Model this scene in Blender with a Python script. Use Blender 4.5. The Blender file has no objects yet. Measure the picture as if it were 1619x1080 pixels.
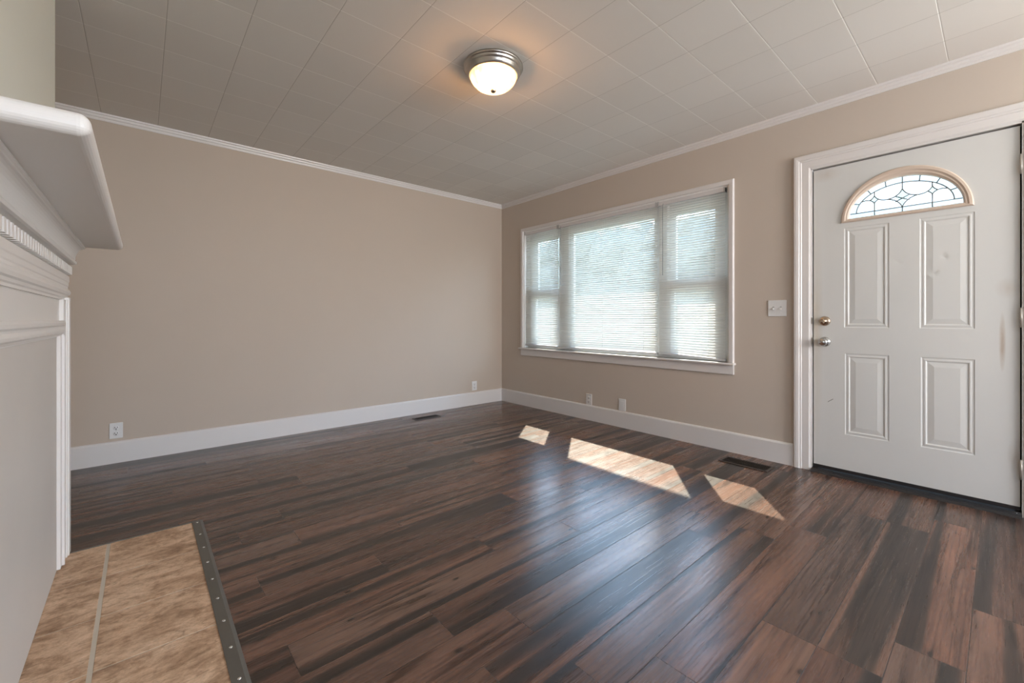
import bpy, bmesh, math, random
from mathutils import Vector, Matrix
random.seed(7)
PI = math.pi
SC = bpy.context.scene
COL = SC.collection

# ------------------------------------------------------------------ camera
cam_d = bpy.data.cameras.new('camera')
cam_d.sensor_width = 36.0
cam_d.lens = 671.78 / 1619 * 36
cam_d.shift_y = -34.68 / 1619
cam_d.clip_start = 0.02
cam = bpy.data.objects.new('camera', cam_d)
COL.objects.link(cam)
cam.location = (-3.3548, -4.048, 0.9979)
cam.rotation_euler = (PI / 2, 0, -math.radians(41.03))
SC.camera = cam

# ------------------------------------------------------------------ view, sky, sun, daylight
SC.view_settings.view_transform = 'Standard'
SC.view_settings.look = 'None'
SC.view_settings.gamma = 1.0
SC.view_settings.use_curve_mapping = False
SC.view_settings.exposure = 0.0

SKY_STRENGTH = 11.0
SUN_STRENGTH = 15.0
w = bpy.data.worlds.new('sky')
SC.world = w
w.use_nodes = True
nt = w.node_tree
bg = nt.nodes['Background']
tc = nt.nodes.new('ShaderNodeTexCoord')
sp = nt.nodes.new('ShaderNodeSeparateXYZ')
cr = nt.nodes.new('ShaderNodeValToRGB')
cr.color_ramp.elements[0].position = 0.0
cr.color_ramp.elements[0].color = (0.78, 0.87, 1.0, 1)
cr.color_ramp.elements[1].position = 0.6
cr.color_ramp.elements[1].color = (0.34, 0.58, 0.95, 1)
nt.links.new(tc.outputs['Generated'], sp.inputs[0])
nt.links.new(sp.outputs['Z'], cr.inputs[0])
nt.links.new(cr.outputs[0], bg.inputs['Color'])
bg.inputs['Strength'].default_value = SKY_STRENGTH

sun_d = bpy.data.lights.new('sun', 'SUN')
sun_d.energy = SUN_STRENGTH
sun_d.angle = math.radians(0.55)
sun_d.color = (1.0, 0.88, 0.72)
sun = bpy.data.objects.new('sun', sun_d)
COL.objects.link(sun)
sun.rotation_euler = Vector((-1.0, -0.79, -1.16)).to_track_quat('-Z', 'Y').to_euler()
sun.location = (4, 3, 5)


def area(name, loc, direction, sx, sy, energy, color):
    d = bpy.data.lights.new(name, 'AREA')
    d.shape = 'RECTANGLE'
    d.size = sx
    d.size_y = sy
    d.energy = energy
    d.color = color
    o = bpy.data.objects.new(name, d)
    COL.objects.link(o)
    o.location = loc
    o.rotation_euler = Vector(direction).to_track_quat('-Z', 'Y').to_euler()
    return o


# daylight entering by the windows of the rear wall, behind the photographer
area('rear_window_daylight', (-1.0, -6.75, 1.45), (0.36, 1, 0.02), 1.4, 1.3, 86, (1.0, 0.89, 0.77))
# and by a side window beyond the front door
area('side_window_daylight', (0.17, -5.60, 1.45), (-1, 0.12, 0.0), 1.1, 1.25, 17, (0.97, 1.0, 0.92))

# ------------------------------------------------------------------ helpers
H = 2.41


class MB:
    def __init__(self):
        self.bm = bmesh.new()

    def quad(self, pts, smooth=False):
        vs = [self.bm.verts.new(p) for p in pts]
        f = self.bm.faces.new(vs)
        f.smooth = smooth
        return f

    def box(self, x0, x1, y0, y1, z0, z1, bevel=0.0, seg=2):
        r = bmesh.ops.create_cube(self.bm, size=1.0)
        vs = r['verts']
        bmesh.ops.scale(self.bm, vec=(abs(x1 - x0), abs(y1 - y0), abs(z1 - z0)), verts=vs)
        bmesh.ops.translate(self.bm, vec=((x0 + x1) / 2, (y0 + y1) / 2, (z0 + z1) / 2), verts=vs)
        if bevel:
            es = list({e for v in vs for e in v.link_edges})
            bmesh.ops.bevel(self.bm, geom=es, offset=bevel, segments=seg, profile=0.5, affect='EDGES')
        return self

    def extrude(self, prof, axis, a, b, smooth=False):
        """closed 2D profile swept along an axis; prof gives the two other coords in order"""
        def P(u, v, t):
            if axis == 'x':
                return (t, u, v)
            if axis == 'y':
                return (u, t, v)
            return (u, v, t)
        A = [self.bm.verts.new(P(u, v, a)) for u, v in prof]
        B = [self.bm.verts.new(P(u, v, b)) for u, v in prof]
        n = len(prof)
        for i in range(n):
            f = self.bm.faces.new((A[i], A[(i + 1) % n], B[(i + 1) % n], B[i]))
            f.smooth = smooth
        self.bm.faces.new(A[::-1])
        self.bm.faces.new(B)
        return self

    def rings(self, loops, closed=True, smooth=False, cap=False):
        V = [[self.bm.verts.new(p) for p in L] for L in loops]
        n = len(V[0])
        for a, b in zip(V[:-1], V[1:]):
            for i in range(n if closed else n - 1):
                j = (i + 1) % n
                f = self.bm.faces.new((a[i], a[j], b[j], b[i]))
                f.smooth = smooth
        if cap:
            self.bm.faces.new(V[-1])
        return V

    def lathe(self, prof, center, axis='z', seg=48, smooth=True):
        """prof: list of (radius, height)"""
        loops = []
        for r, h in prof:
            L = []
            for i in range(seg):
                a = 2 * PI * i / seg
                c, s = r * math.cos(a), r * math.sin(a)
                if axis == 'z':
                    L.append((center[0] + c, center[1] + s, center[2] + h))
                elif axis == 'x':
                    L.append((center[0] + h, center[1] + c, center[2] + s))
                else:
                    L.append((center[0] + c, center[1] + h, center[2] + s))
            loops.append(L)
        V = self.rings(loops, smooth=smooth)
        for ring, pr in ((V[0], prof[0]), (V[-1], prof[-1])):
            if pr[0] > 1e-5:
                self.bm.faces.new(ring)
        return self

    def tube(self, pts, r, seg=6, smooth=True):
        pts = [Vector(p) for p in pts]
        loops = []
        for i, p in enumerate(pts):
            t = (pts[min(i + 1, len(pts) - 1)] - pts[max(i - 1, 0)]).normalized()
            up = Vector((1, 0, 0)) if abs(t.x) < 0.9 else Vector((0, 0, 1))
            a = t.cross(up).normalized()
            b = t.cross(a).normalized()
            loops.append([tuple(p + a * r * math.cos(2 * PI * k / seg) + b * r * math.sin(2 * PI * k / seg)) for k in range(seg)])
        V = self.rings(loops, smooth=smooth)
        self.bm.faces.new(V[0])
        self.bm.faces.new(V[-1])
        return self

    def sweep_wall(self, path, prof, x0=0.0):
        """mitred moulding on the plane x = x0 facing -x. path: (y, z) points, open;
        prof: (offset to the left of travel, protrusion towards -x)"""
        n = len(path)
        nrm = []
        for i in range(n):
            ds = []
            if i > 0:
                d = Vector(path[i]) - Vector(path[i - 1])
                ds.append(d.normalized())
            if i < n - 1:
                d = Vector(path[i + 1]) - Vector(path[i])
                ds.append(d.normalized())
            ns = [Vector((-d.y, d.x)) for d in ds]
            if len(ns) == 1:
                nrm.append(ns[0])
            else:
                m = (ns[0] + ns[1]).normalized()
                nrm.append(m / m.dot(ns[0]))
        loops = []
        for i in range(n):
            loops.append([(x0 - h, path[i][0] + nrm[i].x * o, path[i][1] + nrm[i].y * o) for o, h in prof])
        V = self.rings(loops, smooth=False)
        self.bm.faces.new(V[0][::-1])
        self.bm.faces.new(V[-1])
        return self

    def obj(self, name, mat, parent=None, bevel=0.0, seg=2):
        me = bpy.data.meshes.new(name)
        bmesh.ops.recalc_face_normals(self.bm, faces=self.bm.faces)
        self.bm.to_mesh(me)
        self.bm.free()
        o = bpy.data.objects.new(name, me)
        COL.objects.link(o)
        me.materials.append(mat)
        if parent is not None:
            o.parent = parent
            o.matrix_parent_inverse = Matrix.Translation(-Vector(parent.location))
        if bevel:
            m = o.modifiers.new('bevel', 'BEVEL')
            m.width = bevel
            m.segments = seg
            m.limit_method = 'ANGLE'
            m.angle_limit = math.radians(40)
        return o


def tag(o, label=None, cat=None, group=None, kind=None):
    if label:
        o['label'] = label
    if cat:
        o['category'] = cat
    if group:
        o['group'] = group
    if kind:
        o['kind'] = kind
    return o


def empty(name, loc, label=None, cat=None, group=None, kind=None):
    o = bpy.data.objects.new(name, None)
    o.empty_display_size = 0.05
    COL.objects.link(o)
    o.location = loc
    return tag(o, label, cat, group, kind)


# ------------------------------------------------------------------ materials
def mat(name):
    m = bpy.data.materials.new(name)
    m.use_nodes = True
    n = m.node_tree.nodes
    return m, m.node_tree, n['Principled BSDF'], n['Material Output']


def N(nt, kind, **kw):
    n = nt.nodes.new(kind)
    for k, v in kw.items():
        setattr(n, k, v)
    return n


def math_n(nt, op, a, b=None, c=None):
    n = nt.nodes.new('ShaderNodeMath')
    n.operation = op
    for i, v in enumerate((a, b, c)):
        if v is None:
            continue
        if isinstance(v, (int, float)):
            n.inputs[i].default_value = v
        else:
            nt.links.new(v, n.inputs[i])
    return n.outputs[0]


def mixc(nt, fac, a, b, blend='MIX'):
    n = nt.nodes.new('ShaderNodeMix')
    n.data_type = 'RGBA'
    n.blend_type = blend
    if isinstance(fac, (int, float)):
        n.inputs[0].default_value = fac
    else:
        nt.links.new(fac, n.inputs[0])
    for i, v in ((6, a), (7, b)):
        if isinstance(v, tuple):
            n.inputs[i].default_value = (*v, 1) if len(v) == 3 else v
        else:
            nt.links.new(v, n.inputs[i])
    return n.outputs[2]


def ramp(nt, fac, stops, interp='LINEAR'):
    n = nt.nodes.new('ShaderNodeValToRGB')
    n.color_ramp.interpolation = interp
    el = n.color_ramp.elements
    while len(el) < len(stops):
        el.new(0.5)
    for e, (p, c) in zip(el, stops):
        e.position = p
        e.color = (*c, 1) if len(c) == 3 else c
    nt.links.new(fac, n.inputs[0])
    return n.outputs[0]


def noise(nt, vec, scale, detail=3, rough=0.5, dist=0.0):
    n = nt.nodes.new('ShaderNodeTexNoise')
    n.inputs['Scale'].default_value = scale
    n.inputs['Detail'].default_value = detail
    n.inputs['Roughness'].default_value = rough
    n.inputs['Distortion'].default_value = dist
    if vec is not None:
        nt.links.new(vec, n.inputs['Vector'])
    return n.outputs[0]


def objco(nt, scale=(1, 1, 1), loc=(0, 0, 0)):
    g = nt.nodes.new('ShaderNodeNewGeometry')
    m = nt.nodes.new('ShaderNodeMapping')
    m.inputs['Scale'].default_value = scale
    m.inputs['Location'].default_value = loc
    nt.links.new(g.outputs['Position'], m.inputs[0])
    return m.outputs[0]


def bump(nt, height, strength, dist, bsdf, normal=None):
    b = nt.nodes.new('ShaderNodeBump')
    b.inputs['Strength'].default_value = strength
    b.inputs['Distance'].default_value = dist
    nt.links.new(height, b.inputs['Height'])
    if normal is not None:
        nt.links.new(normal, b.inputs['Normal'])
    if bsdf is not None:
        nt.links.new(b.outputs[0], bsdf.inputs['Normal'])
    return b.outputs[0]


def plain(name, col, rough=0.5, metal=0.0, spec=0.5, nscale=0, nstr=0.1, ndist=0.001, var=0.0):
    m, t, b, o = mat(name)
    b.inputs['Base Color'].default_value = (*col, 1)
    b.inputs['Roughness'].default_value = rough
    b.inputs['Metallic'].default_value = metal
    b.inputs['Specular IOR Level'].default_value = spec
    co = objco(t)
    if var:
        f = noise(t, co, 3.0, 4)
        c2 = tuple(max(0, c * (1 - var)) for c in col)
        c1 = tuple(min(1, c * (1 + var)) for c in col)
        t.links.new(mixc(t, f, c2, c1), b.inputs['Base Color'])
    if nscale:
        bump(t, noise(t, co, nscale, 4), nstr, ndist, b)
    return m


def wall_mat(name, col, seams=False):
    m, t, b, o = mat(name)
    co = objco(t)
    f = noise(t, co, 1.3, 3)
    c = mixc(t, f, tuple(x * 0.965 for x in col), tuple(x * 1.035 for x in col))
    t.links.new(c, b.inputs['Base Color'])
    b.inputs['Roughness'].default_value = 0.62
    b.inputs['Specular IOR Level'].default_value = 0.35
    n1 = bump(t, noise(t, co, 260, 2), 0.12, 0.0006, None)
    h = noise(t, co, 5, 2)
    n2 = bump(t, h, 0.25, 0.004, None, n1)
    if seams:
        s = N(t, 'ShaderNodeSeparateXYZ')
        g = N(t, 'ShaderNodeNewGeometry')
        t.links.new(g.outputs['Position'], s.inputs[0])
        u = math_n(t, 'ADD', s.outputs['Y'], 50.0 + 2.72)
        fr = math_n(t, 'FRACT', math_n(t, 'DIVIDE', u, 0.4826))
        d = math_n(t, 'ABSOLUTE', math_n(t, 'SUBTRACT', fr, 0.5))
        k = math_n(t, 'LESS_THAN', math_n(t, 'SUBTRACT', 0.5, d), 0.006)
        n2 = bump(t, math_n(t, 'SUBTRACT', 1.0, k), 0.25, 0.0012, None, n2)
    t.links.new(n2, b.inputs['Normal'])
    return m


M = {}
WALLC = (0.515, 0.437, 0.362)
M['wall'] = wall_mat('greige_wall_paint', WALLC)
M['chimney'] = wall_mat('pale_green_grey_wall_paint', (0.68, 0.685, 0.61))
M['wall_seam'] = wall_mat('greige_panel_wall_lightened', (0.550, 0.480, 0.410), True)  # same paint as the other walls, colour lightened for light this wall lacks
M['trim'] = plain('white_semi_gloss_trim', (0.70, 0.675, 0.655), 0.32, nscale=60, nstr=0.08, ndist=0.0006, var=0.015)
M['mantel'] = plain('white_mantel_paint', (0.75, 0.73, 0.70), 0.34, nscale=35, nstr=0.12, ndist=0.0008, var=0.02)
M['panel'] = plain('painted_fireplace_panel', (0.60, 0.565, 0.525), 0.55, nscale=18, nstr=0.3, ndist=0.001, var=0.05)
M['plate'] = plain('white_plastic_plate', (0.72, 0.72, 0.71), 0.3)
M['slot'] = plain('dark_slot', (0.012, 0.011, 0.010), 0.85, spec=0.1)
M['plate_recess'] = plain('grey_plastic_recess', (0.45, 0.44, 0.43), 0.4)
M['dark_metal'] = plain('dark_bronze_register', (0.022, 0.016, 0.012), 0.6, metal=0.0, spec=0.3)
M['black_rubber'] = plain('black_threshold', (0.02, 0.019, 0.02), 0.35, nscale=40, nstr=0.3)
M['threshold_metal'] = plain('dark_aluminium_threshold', (0.10, 0.105, 0.115), 0.35, metal=0.7)
M['nickel'] = plain('brushed_nickel', (0.50, 0.47, 0.43), 0.28, metal=1.0)
M['steel'] = plain('polished_steel', (0.55, 0.55, 0.54), 0.16, metal=1.0)
M['brass'] = plain('aged_brass_nickel', (0.50, 0.40, 0.31), 0.22, metal=1.0)
M['hinge'] = plain('satin_hinge', (0.52, 0.49, 0.44), 0.4, metal=0.7)
M['fanframe'] = plain('beige_plastic_window_frame', (0.60, 0.49, 0.40), 0.45)
M['lead'] = plain('lead_came', (0.16, 0.155, 0.14), 0.45, metal=0.3)
M['strip'] = plain('grey_metal_edging', (0.155, 0.145, 0.125), 0.42, metal=0.55, nscale=30, nstr=0.2, var=0.12)
M['nail'] = plain('bright_nail_head', (0.8, 0.8, 0.78), 0.2, metal=1.0)
M['grout'] = plain('pale_grout', (0.56, 0.49, 0.39), 0.9, nscale=80, nstr=0.4, ndist=0.002, var=0.1)
M['vinyl'] = plain('white_vinyl_window', (0.80, 0.80, 0.78), 0.35)
M['cord'] = plain('white_cord', (0.80, 0.80, 0.78), 0.7)
M['wand'] = plain('clear_grey_wand', (0.30, 0.31, 0.31), 0.2)
M['rail'] = plain('blind_rail_enamel', (0.60, 0.61, 0.62), 0.35)
M['headrail'] = plain('blind_headrail_enamel', (0.66, 0.64, 0.63), 0.4)
M['ground'] = plain('dry_lawn_ground', (0.17, 0.19, 0.12), 0.9, nscale=5, nstr=0.5, ndist=0.02, var=0.3)
M['leaves'] = plain('green_leaves', (0.15, 0.145, 0.115), 0.8, nscale=6, nstr=1.0, ndist=0.1, var=0.5)
M['concrete'] = plain('porch_concrete', (0.52, 0.50, 0.47), 0.85, nscale=30, nstr=0.3, var=0.1)
M['soffit'] = plain('painted_soffit', (0.82, 0.82, 0.80), 0.7, var=0.03)
M['pale_render'] = plain('pale_backdrop_wall', (0.38, 0.375, 0.35), 0.8, var=0.15)
M['siding'] = plain('white_siding', (0.7, 0.7, 0.68), 0.6)


def door_mat():
    m, t, b, o = mat('scuffed_white_door_paint')
    co = objco(t)
    f = noise(t, co, 2.4, 5)
    c = mixc(t, f, (0.595, 0.605, 0.59), (0.665, 0.66, 0.635))
    g = N(t, 'ShaderNodeNewGeometry')
    # brown scuffs near the hinge edge, yellowing near the latch edge
    def blob(y, z, ry, rz, thr, col, scale):
        nonlocal c
        mp = N(t, 'ShaderNodeMapping')
        mp.inputs['Location'].default_value = (0, -y / ry, -z / rz)
        mp.inputs['Scale'].default_value = (0, 1 / ry, 1 / rz)
        t.links.new(g.outputs['Position'], mp.inputs[0])
        ln = N(t, 'ShaderNodeVectorMath', operation='LENGTH')
        t.links.new(mp.outputs[0], ln.inputs[0])
        k = math_n(t, 'SUBTRACT', 1.0, ln.outputs['Value'])
        k = math_n(t, 'MAXIMUM', k, 0.0)
        n = noise(t, objco(t, (1, 1, 0.35)), scale, 5, 0.7)
        k = math_n(t, 'MULTIPLY', k, n)
        k = math_n(t, 'MULTIPLY', k, thr)
        k = math_n(t, 'MINIMUM', k, 0.75)
        c = mixc(t, k, c, col)
    blob(-4.055, 0.88, 0.013, 0.16, 1.9, (0.40, 0.31, 0.23), 26)
    blob(-4.075, 1.16, 0.05, 0.06, 0.8, (0.47, 0.40, 0.33), 20)
    blob(-3.245, 0.95, 0.045, 0.9, 1.1, (0.56, 0.50, 0.40), 6)
    blob(-4.10, 0.30, 0.03, 0.10, 1.2, (0.40, 0.36, 0.31), 20)
    blob(-3.30, 1.94, 0.10, 0.05, 0.8, (0.50, 0.43, 0.36), 14)
    # short pencil-like scratch low on the latch side
    s = N(t, 'ShaderNodeSeparateXYZ')
    t.links.new(g.outputs['Position'], s.inputs[0])
    yy = math_n(t, 'ADD', s.outputs['Y'], 3.327)
    zz = math_n(t, 'SUBTRACT', s.outputs['Z'], 0.475)
    across = math_n(t, 'ABSOLUTE', math_n(t, 'ADD', math_n(t, 'MULTIPLY', yy, 0.62), math_n(t, 'MULTIPLY', zz, 0.78)))
    along = math_n(t, 'ABSOLUTE', math_n(t, 'SUBTRACT', math_n(t, 'MULTIPLY', yy, 0.78), math_n(t, 'MULTIPLY', zz, 0.62)))
    k = math_n(t, 'MULTIPLY', math_n(t, 'LESS_THAN', across, 0.0016), math_n(t, 'LESS_THAN', along, 0.018))
    c = mixc(t, k, c, (0.12, 0.11, 0.1))
    t.links.new(c, b.inputs['Base Color'])
    b.inputs['Roughness'].default_value = 0.40
    # dents in the thin steel skin
    h = noise(t, co, 4.5, 2)
    n1 = bump(t, h, 0.35, 0.006, None)
    last = n1
    for (y, z, r, st) in ((-3.555, 1.365, .045, .5), (-3.53, 1.34, .03, .5), (-3.64, 1.35, .03, .6), (-3.655, 1.335, .02, .6), (-3.675, 1.355, .02, .5),
                          (-3.665, 1.27, .03, .35), (-3.845, 1.345, .02, .8), (-3.80, 1.262, .028, 1.0), (-3.785, 1.245, .018, -.8), (-3.93, 0.915, .035, .4)):
        mp = N(t, 'ShaderNodeMapping')
        mp.inputs['Location'].default_value = (0, -y / r, -z / r)
        mp.inputs['Scale'].default_value = (0, 1 / r, 1 / r)
        t.links.new(g.outputs['Position'], mp.inputs[0])
        ln = N(t, 'ShaderNodeVectorMath', operation='LENGTH')
        t.links.new(mp.outputs[0], ln.inputs[0])
        k = math_n(t, 'SMOOTH_MIN', ln.outputs['Value'], 1.0, 0.5)
        last = bump(t, k, 0.55, 0.0045 * st, None, last)
    t.links.new(last, b.inputs['Normal'])
    return m


M['door'] = door_mat()


def ceiling_mat():
    m, t, b, o = mat('white_ceiling_tile')
    g = N(t, 'ShaderNodeNewGeometry')
    s = N(t, 'ShaderNodeSeparateXYZ')
    t.links.new(g.outputs['Position'], s.inputs[0])
    cs = TILE
    def cell(out, off):
        u = math_n(t, 'DIVIDE', math_n(t, 'SUBTRACT', out, off - 40 * cs), cs)
        return math_n(t, 'FLOOR', u), math_n(t, 'FRACT', u)
    iu, fu = cell(s.outputs['X'], TX0)
    iv, fv = cell(s.outputs['Y'], TY0)
    cb = N(t, 'ShaderNodeCombineXYZ')
    t.links.new(iu, cb.inputs[0])
    t.links.new(iv, cb.inputs[1])
    wn = N(t, 'ShaderNodeTexWhiteNoise', noise_dimensions='2D')
    t.links.new(cb.outputs[0], wn.inputs['Vector'])
    base = mixc(t, wn.outputs['Value'], (0.70, 0.672, 0.628), (0.735, 0.705, 0.66))
    du = math_n(t, 'MINIMUM', fu, math_n(t, 'SUBTRACT', 1.0, fu))
    dv = math_n(t, 'MINIMUM', fv, math_n(t, 'SUBTRACT', 1.0, fv))
    d = math_n(t, 'MINIMUM', du, dv)
    co = objco(t)
    # highlights on the tile bevels painted in across, slightly open joints the other way
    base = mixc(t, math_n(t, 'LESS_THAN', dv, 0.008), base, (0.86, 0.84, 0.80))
    base = mixc(t, math_n(t, 'LESS_THAN', du, 0.0042), base, (0.47, 0.44, 0.40))
    t.links.new(base, b.inputs['Base Color'])
    b.inputs['Roughness'].default_value = 0.75
    b.inputs['Specular IOR Level'].default_value = 0.25
    groove = ramp(t, d, [(0.0, (0, 0, 0)), (0.012, (1, 1, 1))])
    n1 = bump(t, groove, 0.35, 0.002, None)
    n2 = bump(t, noise(t, co, 380, 2), 0.35, 0.0008, b, n1)
    return m


SCL = (H - 0.9979) / 1.4421
TILE = 0.3048 * SCL
TX0 = -3.3548 + (-3.5721 + 3.3548) * SCL
TY0 = -4.048 + (-2.3335 + 4.048) * SCL
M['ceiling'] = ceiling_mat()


def floor_mat():
    m, t, b, o = mat('dark_wood_plank_floor')
    g = N(t, 'ShaderNodeNewGeometry')
    s = N(t, 'ShaderNodeSeparateXYZ')
    t.links.new(g.outputs['Position'], s.inputs[0])
    X, Y = s.outputs['X'], s.outputs['Y']
    PW, PL = 0.1524, 1.22
    v = math_n(t, 'DIVIDE', math_n(t, 'ADD', Y, 0.0229 + PW * 60), PW)
    row = math_n(t, 'FLOOR', v)
    fv = math_n(t, 'FRACT', v)
    wr = N(t, 'ShaderNodeTexWhiteNoise', noise_dimensions='1D')
    t.links.new(row, wr.inputs['W'])
    third = math_n(t, 'DIVIDE', math_n(t, 'FLOOR', math_n(t, 'MULTIPLY', wr.outputs['Value'], 6.0)), 6.0)
    u = math_n(t, 'ADD', math_n(t, 'DIVIDE', math_n(t, 'ADD', X, 1.19 + PL * 30), PL), third)
    colm = math_n(t, 'FLOOR', u)
    fu = math_n(t, 'FRACT', u)
    cb = N(t, 'ShaderNodeCombineXYZ')
    t.links.new(row, cb.inputs[0])
    t.links.new(colm, cb.inputs[1])
    wn = N(t, 'ShaderNodeTexWhiteNoise', noise_dimensions='2D')
    t.links.new(cb.outputs[0], wn.inputs['Vector'])
    pid = wn.outputs['Value']
    sc = N(t, 'ShaderNodeSeparateColor')
    t.links.new(wn.outputs['Color'], sc.inputs[0])
    # per plank grain coordinates
    gx = math_n(t, 'ADD', X, math_n(t, 'MULTIPLY', sc.outputs[0], 37.0))
    gy = math_n(t, 'ADD', Y, math_n(t, 'MULTIPLY', sc.outputs[1], 53.0))
    def grain(sx, sy, scale, detail, rough=0.55, dist=0.0):
        c = N(t, 'ShaderNodeCombineXYZ')
        t.links.new(math_n(t, 'MULTIPLY', gx, sx), c.inputs[0])
        t.links.new(math_n(t, 'MULTIPLY', gy, sy), c.inputs[1])
        t.links.new(math_n(t, 'MULTIPLY', pid, 19.0), c.inputs[2])
        return noise(t, c.outputs[0], scale, detail, rough, dist), c.outputs[0]
    broad, _ = grain(0.28, 12.5, 1.0, 2, 0.45, 0.25)
    mid, mv = grain(1.6, 26.0, 1.0, 4, 0.6, 0.9)
    fine, _ = grain(5.0, 150.0, 1.0, 3, 0.6)
    patch, _ = grain(1.4, 3.2, 1.0, 3, 0.6, 0.8)
    # broad light and dark bands along the plank
    base = ramp(t, broad, [(0.32, (0.022, 0.016, 0.013)), (0.41, (0.040, 0.028, 0.022)),
                           (0.47, (0.106, 0.061, 0.043)), (0.66, (0.148, 0.089, 0.064))])
    # plank tone
    tone = ramp(t, pid, [(0.0, (0.66, 0.70, 0.74)), (0.3, (0.95, 0.86, 0.80)), (0.65, (1.0, 1.05, 1.06)), (1.0, (1.18, 1.06, 0.96))])
    c = mixc(t, 1.0, base, tone, 'MULTIPLY')
    red = mixc(t, math_n(t, 'MULTIPLY', sc.outputs[2], 0.28), c, (1.25, 0.88, 0.78), 'MULTIPLY')
    m1 = ramp(t, mid, [(0.34, (0.42, 0.38, 0.36)), (0.46, (1.0, 1.0, 1.0)), (0.70, (1.30, 1.24, 1.20))])
    c = mixc(t, 1.0, red, m1, 'MULTIPLY')
    f1 = ramp(t, fine, [(0.30, (0.62, 0.60, 0.60)), (0.5, (1, 1, 1)), (0.75, (1.18, 1.18, 1.18))])
    c = mixc(t, 0.8, c, f1, 'MULTIPLY')
    p1 = ramp(t, patch, [(0.35, (0.78, 0.78, 0.80)), (0.6, (1.12, 1.10, 1.08))])
    c = mixc(t, 0.8, c, p1, 'MULTIPLY')
    # cathedral figure: distorted rings stretched along the plank
    wv = N(t, 'ShaderNodeTexWave', wave_type='RINGS', rings_direction='Z')
    cw = N(t, 'ShaderNodeCombineXYZ')
    t.links.new(math_n(t, 'MULTIPLY', gx, 0.9), cw.inputs[0])
    t.links.new(math_n(t, 'MULTIPLY', gy, 8.0), cw.inputs[1])
    t.links.new(cw.outputs[0], wv.inputs['Vector'])
    wv.inputs['Scale'].default_value = 2.4
    wv.inputs['Distortion'].default_value = 5.0
    wv.inputs['Detail'].default_value = 3.0
    wv.inputs['Detail Scale'].default_value = 0.8
    wcol = ramp(t, wv.outputs['Fac'], [(0.0, (0.60, 0.57, 0.56)), (0.22, (1, 1, 1)), (1.0, (1.05, 1.05, 1.05))])
    c = mixc(t, math_n(t, 'MULTIPLY', sc.outputs[1], 0.65), c, wcol, 'MULTIPLY')
    # knots and dark checks
    vo = N(t, 'ShaderNodeTexVoronoi', feature='F1', voronoi_dimensions='2D')
    cv = N(t, 'ShaderNodeCombineXYZ')
    t.links.new(math_n(t, 'MULTIPLY', gx, 2.6), cv.inputs[0])
    t.links.new(math_n(t, 'MULTIPLY', gy, 5.5), cv.inputs[1])
    t.links.new(cv.outputs[0], vo.inputs['Vector'])
    vo.inputs['Scale'].default_value = 1.0
    wob = math_n(t, 'MULTIPLY', math_n(t, 'SUBTRACT', fine, 0.5), 0.07)
    vd = math_n(t, 'ADD', vo.outputs['Distance'], wob)
    vs = N(t, 'ShaderNodeSeparateColor')
    t.links.new(vo.outputs['Color'], vs.inputs[0])
    few = math_n(t, 'GREATER_THAN', vs.outputs[0], 0.45)
    kn = ramp(t, vd, [(0.0, (1, 1, 1)), (0.022, (0.95, 0.95, 0.95)), (0.045, (0.22, 0.22, 0.22)), (0.085, (0, 0, 0))])
    kf = math_n(t, 'MULTIPLY', kn, few)
    c = mixc(t, math_n(t, 'MULTIPLY', kf, 0.85), c, (0.012, 0.008, 0.006))
    # short dark cracks following the grain
    crk, _ = grain(3.2, 34.0, 1.0, 6, 0.72, 1.6)
    ck = ramp(t, crk, [(0.34, (1, 1, 1)), (0.385, (0, 0, 0))])
    c = mixc(t, math_n(t, 'MULTIPLY', ck, 0.6), c, (0.014, 0.009, 0.007))
    # seams
    dv = math_n(t, 'MULTIPLY', math_n(t, 'MINIMUM', fv, math_n(t, 'SUBTRACT', 1.0, fv)), PW)
    du = math_n(t, 'MULTIPLY', math_n(t, 'MINIMUM', fu, math_n(t, 'SUBTRACT', 1.0, fu)), PL)
    dd = math_n(t, 'MINIMUM', du, dv)
    seam = ramp(t, math_n(t, 'MULTIPLY', dd, 100.0), [(0.06, (1, 1, 1)), (0.16, (0, 0, 0))])
    c = mixc(t, math_n(t, 'MULTIPLY', seam, 0.75), c, (0.012, 0.009, 0.008))
    t.links.new(c, b.inputs['Base Color'])
    rr = ramp(t, fine, [(0.3, (0.33, 0.33, 0.33)), (0.7, (0.23, 0.23, 0.23))])
    rs = math_n(t, 'ADD', rr, math_n(t, 'MULTIPLY', math_n(t, 'SUBTRACT', broad, 0.5), -0.22))
    t.links.new(rs, b.inputs['Roughness'])
    b.inputs['IOR'].default_value = 1.60
    b.inputs['Specular IOR Level'].default_value = 0.5
    n1 = bump(t, math_n(t, 'SUBTRACT', 1.0, seam), 0.5, 0.0012, None)
    n2 = bump(t, fine, 0.22, 0.0012, None, n1)
    n3 = bump(t, mid, 0.15, 0.0015, b, n2)
    return m


M['floor'] = floor_mat()


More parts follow.
